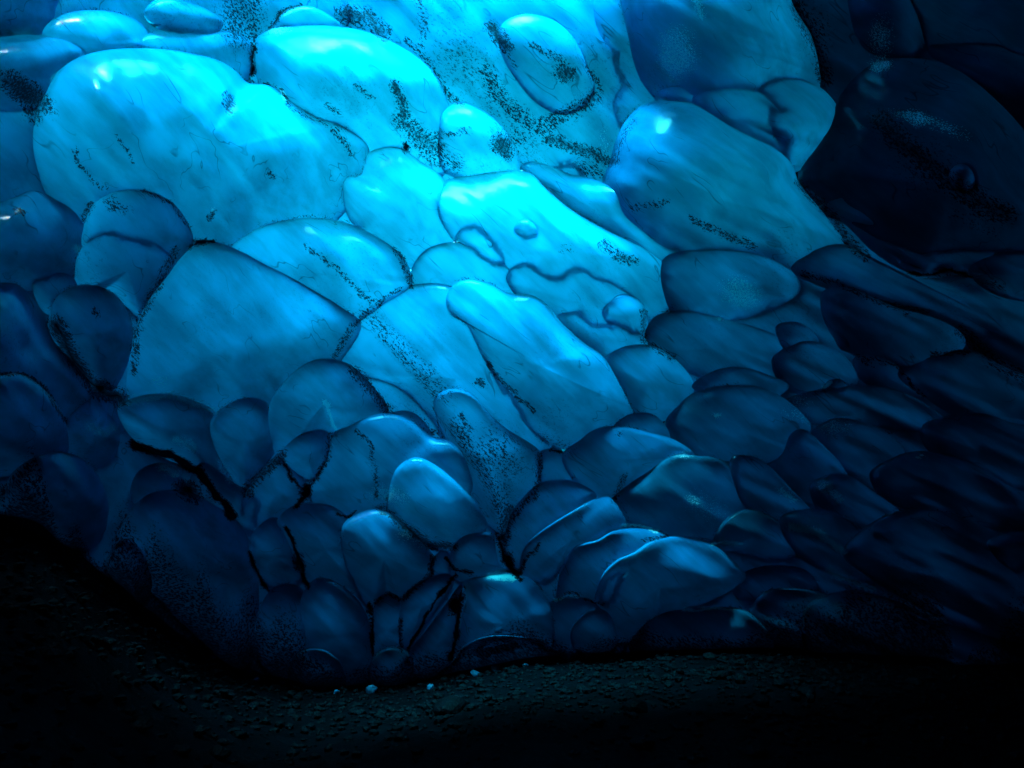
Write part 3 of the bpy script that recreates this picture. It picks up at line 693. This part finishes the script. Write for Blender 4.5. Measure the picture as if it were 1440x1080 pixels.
body = link('glacier_depth', np.concatenate([Pf, Pb]), fs, M_BODY, None, smooth=False)
tag(body, kind='structure')

def wall_y(x):
    u = 720 + x / 6.6 * F; d = base_D(u, 0.0); return float(d) * (cp - (H / 2) / F * sp_)
# ------------------------------------------------------------------ cave roof and side walls closing the hollow round the camera, with an opening added to let sunlight onto the lobes
def ring_pts(n_side=24):
    t = np.linspace(0, 1, n_side, endpoint=False)
    u = np.concatenate([U0 + (U1 - U0) * t, np.full(n_side, U1), U1 - (U1 - U0) * t, np.full(n_side, U0)])
    v = np.concatenate([np.full(n_side, V0), V0 + (V1 - V0) * t, np.full(n_side, V1), V1 - (V1 - V0) * t])
    return u, v
ru, rv = ring_pts()
cu = 720 + (ru - 720) * 1.0; cv = 540 + (rv - 540) * 1.0
near = unproj(cu, cv, base_D(cu, cv) + 0.9)
nst = 60
far = np.stack([np.clip((ru - 720) / 1150 * 6.8, -6.8, 6.8), np.full(len(ru), -4.0), 3.3 - (rv - 540) / 710 * 4.2], -1)
tv = []; tf = []
nrg = len(ru)
for s in range(nst + 1):
    t = s / nst
    p = near * (1 - t) + far * t
    q = p.copy()
    w = 0.35 * math.sin(math.pi * t)
    q += (np.stack([fbm(p[:, 0] / 1.3, p[:, 1] / 1.3 + p[:, 2], 11, 3), 0 * p[:, 0], fbm(p[:, 0] / 1.3 + 9, p[:, 1] / 1.3 + p[:, 2], 12, 3)], -1)) * w
    tv.append(q)
tv = np.concatenate(tv)
for s in range(nst):
    for k in range(nrg):
        a, b = s * nrg + k, s * nrg + (k + 1) % nrg
        c = (tv[a] + tv[b] + tv[a + nrg] + tv[b + nrg]) / 4
        if in_added_opening(c, k): continue
        tf.append((a, a + nrg, b + nrg, b))
cen = len(tv); tv = np.concatenate([tv, far.mean(0)[None]])
for k in range(nrg): tf.append((nst * nrg + k, cen, nst * nrg + (k + 1) % nrg))
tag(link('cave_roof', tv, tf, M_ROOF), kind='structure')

# added ice slab, out of view over the opening: filters the sunlight to blue
kx, ky = np.meshgrid(np.linspace(-4, 3, 29), np.linspace(4.6, 7.6, 13)); kt = 7.75 + .12 * fbm(kx / .8, ky / .8, 71, 2); kb = kt + FILTER_THICK + .25 * fbm(kx / 1.2, ky / 1.2, 72, 3)
kv = np.concatenate([np.stack([kx, ky, kt], -1).reshape(-1, 3), np.stack([kx, ky, kb], -1).reshape(-1, 3)]); kf = []; q0 = 29 * 13
for r in range(12):
    for k in range(28):
        a = r * 29 + k; kf.append((a, a + 29, a + 30, a + 1)); kf.append((q0 + a, q0 + a + 1, q0 + a + 30, q0 + a + 29))
rm = [k for k in range(29)] + [r * 29 + 28 for r in range(1, 13)] + [12 * 29 + k for k in range(27, -1, -1)] + [r * 29 for r in range(11, 0, -1)]
for a, b in zip(rm, rm[1:] + rm[:1]): kf.append((a, b, q0 + b, q0 + a))
tag(link('added_filter_slab', kv, kf, M_FILTER, smooth=False), kind='structure')

# ------------------------------------------------------------------ ground
gu = np.concatenate([np.linspace(-900, -150, 16, endpoint=False), np.arange(-150, 1600, 7.0), np.linspace(1600, 2400, 16)])
bv = np.interp(gu, BND[:, 0], BND[:, 1]); bv = np.convolve(np.pad(bv, 6, 'edge'), np.ones(13) / 13, 'valid')
cu_ = np.clip(gu, U0 + 4, U1 - 4)
bd = base_D(cu_, bv) - bil(ZB, cu_, bv)
bd = np.convolve(np.pad(bd, 10, 'edge'), np.ones(21) / 21, 'valid')
BP = unproj(gu, bv + 2, bd)
ts = np.concatenate([np.linspace(0.0, .5, 40, endpoint=False), np.linspace(.5, 1.08, 150), np.array([1.2, 1.5, 2.2, 4, 9, 30.])])
gv = []
for t in ts:
    x = BP[:, 0] * t; y = BP[:, 1] * t
    z = BP[:, 2] * np.minimum(t, 1.0) ** 2.2 * np.interp(t, [0, 1.2, 4], [1, 1, 0])
    near_w = np.clip(1 - abs(t - .6) / .7, 0, 1)
    z = z + near_w * (0.10 * fbm(x / .9, y / .9, 21, 3) + 0.035 * fbm(x / .16, y / .16, 22, 2)) * np.clip((1.1 - t) * 4 + .25, .25, 1)
    gv.append(np.stack([x, y, z], -1))
gv = np.concatenate(gv); ng = len(gu); gf = []
for r in range(len(ts) - 1):
    for k in range(ng - 1):
        gf.append((r * ng + k, r * ng + k + 1, (r + 1) * ng + k + 1, (r + 1) * ng + k))
gv = gv.astype(float)
tag(link('ground', gv, gf, M_GROUND), kind='structure')
def ground_at(u, t):
    """point on the ground in the direction of picture column u, t of the way to the foot of the wall"""
    k = int(np.argmin(abs(gu - u))); r = int(np.argmin(abs(ts - t))); return gv[r * ng + k]

GX = (gv[:, 0] / np.maximum(gv[:, 1] * cp + (gv[:, 2] - CAMZ) * sp_, .05)) * F + W / 2
_dep = np.maximum(gv[:, 1] * cp + (gv[:, 2] - CAMZ) * sp_, .05)
GPY = H / 2 - (-gv[:, 1] * sp_ + (gv[:, 2] - CAMZ) * cp) / _dep * F
def ground_px(u, v):
    """ground point seen at picture position (u, v)"""
    ok = (_dep > 1.5) & (_dep < 9) & (np.repeat(ts, ng) < 1.0)
    d = np.where(ok, (GX - u) ** 2 + (GPY - v) ** 2, 1e12); return gv[int(np.argmin(d))]
def ico(sub):
    import bmesh
    bm = bmesh.new(); bmesh.ops.create_icosphere(bm, subdivisions=sub, radius=1)
    V = np.array([v.co for v in bm.verts]); Fc = [[v.index for v in f.verts] for f in bm.faces]; bm.free(); return V, Fc
IV, IF = ico(3)
def stone(p, r, seed, flat=.62, sharp=.3, V=IV):
    rs = np.random.default_rng(seed)
    q = V.copy()
    for k in range(7):                                   # chop facets off
        n = rs.normal(size=3); n /= np.linalg.norm(n); c = .62 + .3 * rs.random()
        d = q @ n - c; q = q - np.outer(np.clip(d, 0, None), n) * .92
    q = q * (1 + sharp * .35 * fbm(q[:, 0] * 2 + seed, q[:, 1] * 2 + q[:, 2] * 1.7, seed, 3)[:, None])
    q = q * np.array([1 + .5 * rs.random(), .8 + .4 * rs.random(), flat]) * r
    a = rs.random() * 6.28; ca, sa = math.cos(a), math.sin(a)
    q = np.stack([q[:, 0] * ca - q[:, 1] * sa, q[:, 0] * sa + q[:, 1] * ca, q[:, 2]], -1)
    return q + np.array(p) + np.array([0, 0, r * flat * .45])
ROCKS = [  # u, v, size px, label
 (52,856,22,'dark flat stone high on the gravel heap at the left edge'),(148,906,14,'small dark stone halfway up the gravel heap, alone on its slope'),
 (66,924,20,'wet dark stone on the left gravel heap, above a pair of smaller stones'),(124,986,22,'pale-topped wet stone in the lower left gravel, largest of its cluster'),
 (85,1000,12,'small stone touching the left side of the pale-topped wet stone'),(200,1024,24,'angular wet stone low on the gravel heap with a dull blue sheen'),
 (163,1064,20,'dark stone at the bottom edge, below the pale-topped wet stone'),(212,1066,14,'small rounded stone at the bottom edge between two bigger dark stones'),
 (258,1060,18,'dark stone at the bottom edge right of the small rounded stone'),(304,1064,22,'broad low stone at the bottom edge, last one right of the gravel heap'),
 (336,1036,14,'small stone lying alone where the gravel heap runs out'),(38,980,16,'dark stone half cut by the left edge of the picture'),
 (636,1002,34,'broad flat wet slab of stone in the middle of the dark floor'),(690,1030,16,'small stone just beyond the right end of the flat wet slab'),
 (560,1040,18,'dark stone on the floor left of the flat wet slab'),(896,1000,26,'upright pale wet stone standing in the floor gravel'),
 (902,1050,22,'long pale stone lying in front of the upright wet stone'),(840,1046,14,'small dark stone left of the long pale stone'),
 (1000,926,14,'small stone close under the dark ice hump at right'),(1016,952,18,'dull grey stone in front of the dark ice hump'),
 (1096,966,16,'dull stone right of the grey stone and the dark ice hump'),(1136,976,20,'angular stone farther right on the dark floor'),
 (1072,990,15,'small stone nearer than the angular stone on the right floor'),(1060,1062,22,'wet stone at the bottom edge of the dark right floor'),(1290,962,14,'lone small stone far right in the darkest floor')]
for i, (u, v, px, lab) in enumerate(ROCKS):
    p = ground_px(u, v); d = math.dist(p, (0, 0, CAMZ)); r = px / F * d * .62
    o = link('rock', stone(p, r, 100 + i), IF, M_ROCK); tag(o, lab, 'rock', 'stones lying on the cave floor')
CHUNKS = [
 (258,890,9,'tiny bright ice chip highest on the edge of the gravel heap'),(274,897,11,'ice chip just below the highest chip on the gravel edge'),(300,926,8,'dim ice chip halfway down the edge of the gravel heap'),
 (352,944,12,'pale ice lump where the gravel heap meets the bottom row of lobes'),(362,958,9,'small ice lump below the pale lump at the end of the gravel heap'),(398,950,8,'thin ice splinter left of the small sunken dome'),
 (432,962,15,'brightest ice lump, lying against the small sunken dome of ice'),(450,970,12,'ice chip lying right of the brightest lump'),(470,975,8,'tiny ice chip between the sunken dome and the small round lobe'),
 (520,974,12,'pale ice chip at the foot of the small round lobe'),(606,968,10,'ice chip in the gravel below the leaning lobe'),(668,950,12,'bright ice sliver in front of the low ice mound'),
 (700,944,10,'ice sliver right of the bright one before the low ice mound'),(742,936,8,'small ice crumb at the right end of the low ice mound'),(797,926,15,'upright clear ice chip under the small lobe with the shining rim'),
 (830,908,10,'ice crumb under the hazy round lobe'),(776,915,9,'ice crumb left of the upright clear chip')]
for i, (u, v, px, lab) in enumerate(CHUNKS):
    p = ground_px(u, v); d = math.dist(p, (0, 0, CAMZ)); r = px / F * d * .55
    V_ = stone(p, r, 300 + i, flat=.8 if i % 3 else 1.1, sharp=.7)
    o = link('ice_chip', V_, IF, M_SHARD, smooth=False); tag(o, lab, 'ice chip', 'bits of ice lying along the foot of the ice')
# loose gravel
PV, PF = ico(1)
gvs = []; gfs = []; n_ = 0
for i in range(5200):
    u = rng.uniform(-120, 1560); t = 1 - abs(rng.normal(0, .17)) - .01
    if t < .45: continue
    p = ground_at(u, t) + np.array([rng.normal(0, .03), rng.normal(0, .03), 0]); r = .012 + .035 * rng.random() ** 3
    q = PV * (1 + .35 * (rng.random((len(PV), 1)) - .5)) * np.array([1, .8 + .4 * rng.random(), .6]) * r
    a = rng.random() * 6.28; ca, sa = math.cos(a), math.sin(a)
    q = np.stack([q[:, 0] * ca - q[:, 1] * sa, q[:, 0] * sa + q[:, 1] * ca, q[:, 2]], -1) + p + np.array([0, 0, r * .25])
    gvs.append(q); gfs += [[a_ + n_ for a_ in f] for f in PF]; n_ += len(PV)
o = link('gravel', np.concatenate(gvs), gfs, M_ROCK, smooth=False); tag(o, kind='stuff')

# ------------------------------------------------------------------ daylight
SUN_EL, SUN_AZ = 75.0, -20.0     # azimuth measured from -y (behind the camera), positive towards +x
world = bpy.data.worlds.new('World'); SC.world = world; world.use_nodes = True
wn = world.node_tree; bg = wn.nodes['Background']
sky = wn.nodes.new('ShaderNodeTexSky'); sky.sky_type = 'NISHITA'; sky.sun_disc = False
sky.sun_elevation = math.radians(SUN_EL); sky.sun_rotation = math.radians(180 - SUN_AZ)
wn.links.new(sky.outputs[0], bg.inputs[0]); bg.inputs[1].default_value = SKY
sl = bpy.data.lights.new('sun', 'SUN'); sl.energy = SUN; sl.angle = math.radians(SUN_ANGLE); sl.color = (1.0, 0.96, 0.9)
so = bpy.data.objects.new('sun', sl); C.objects.link(so)
el, az = math.radians(SUN_EL), math.radians(SUN_AZ)
dvec = Vector((math.sin(az) * math.cos(el), -math.cos(az) * math.cos(el), math.sin(el)))
so.rotation_euler = dvec.to_track_quat('Z', 'Y').to_euler(); so.location = (0, 2, 20)

SC.view_settings.view_transform = 'Standard'; SC.view_settings.look = 'None'
SC.view_settings.gamma = 1.0; SC.view_settings.exposure = EXPO
cy = SC.cycles
cy.max_bounces = 10; cy.diffuse_bounces = 5; cy.transmission_bounces = 8; cy.transparent_max_bounces = 12; cy.glossy_bounces = 3; cy.volume_bounces = 0
cy.use_denoising = True
try: cy.denoiser = 'OPENIMAGEDENOISE'
except Exception: pass
cy.sample_clamp_indirect = 4.0
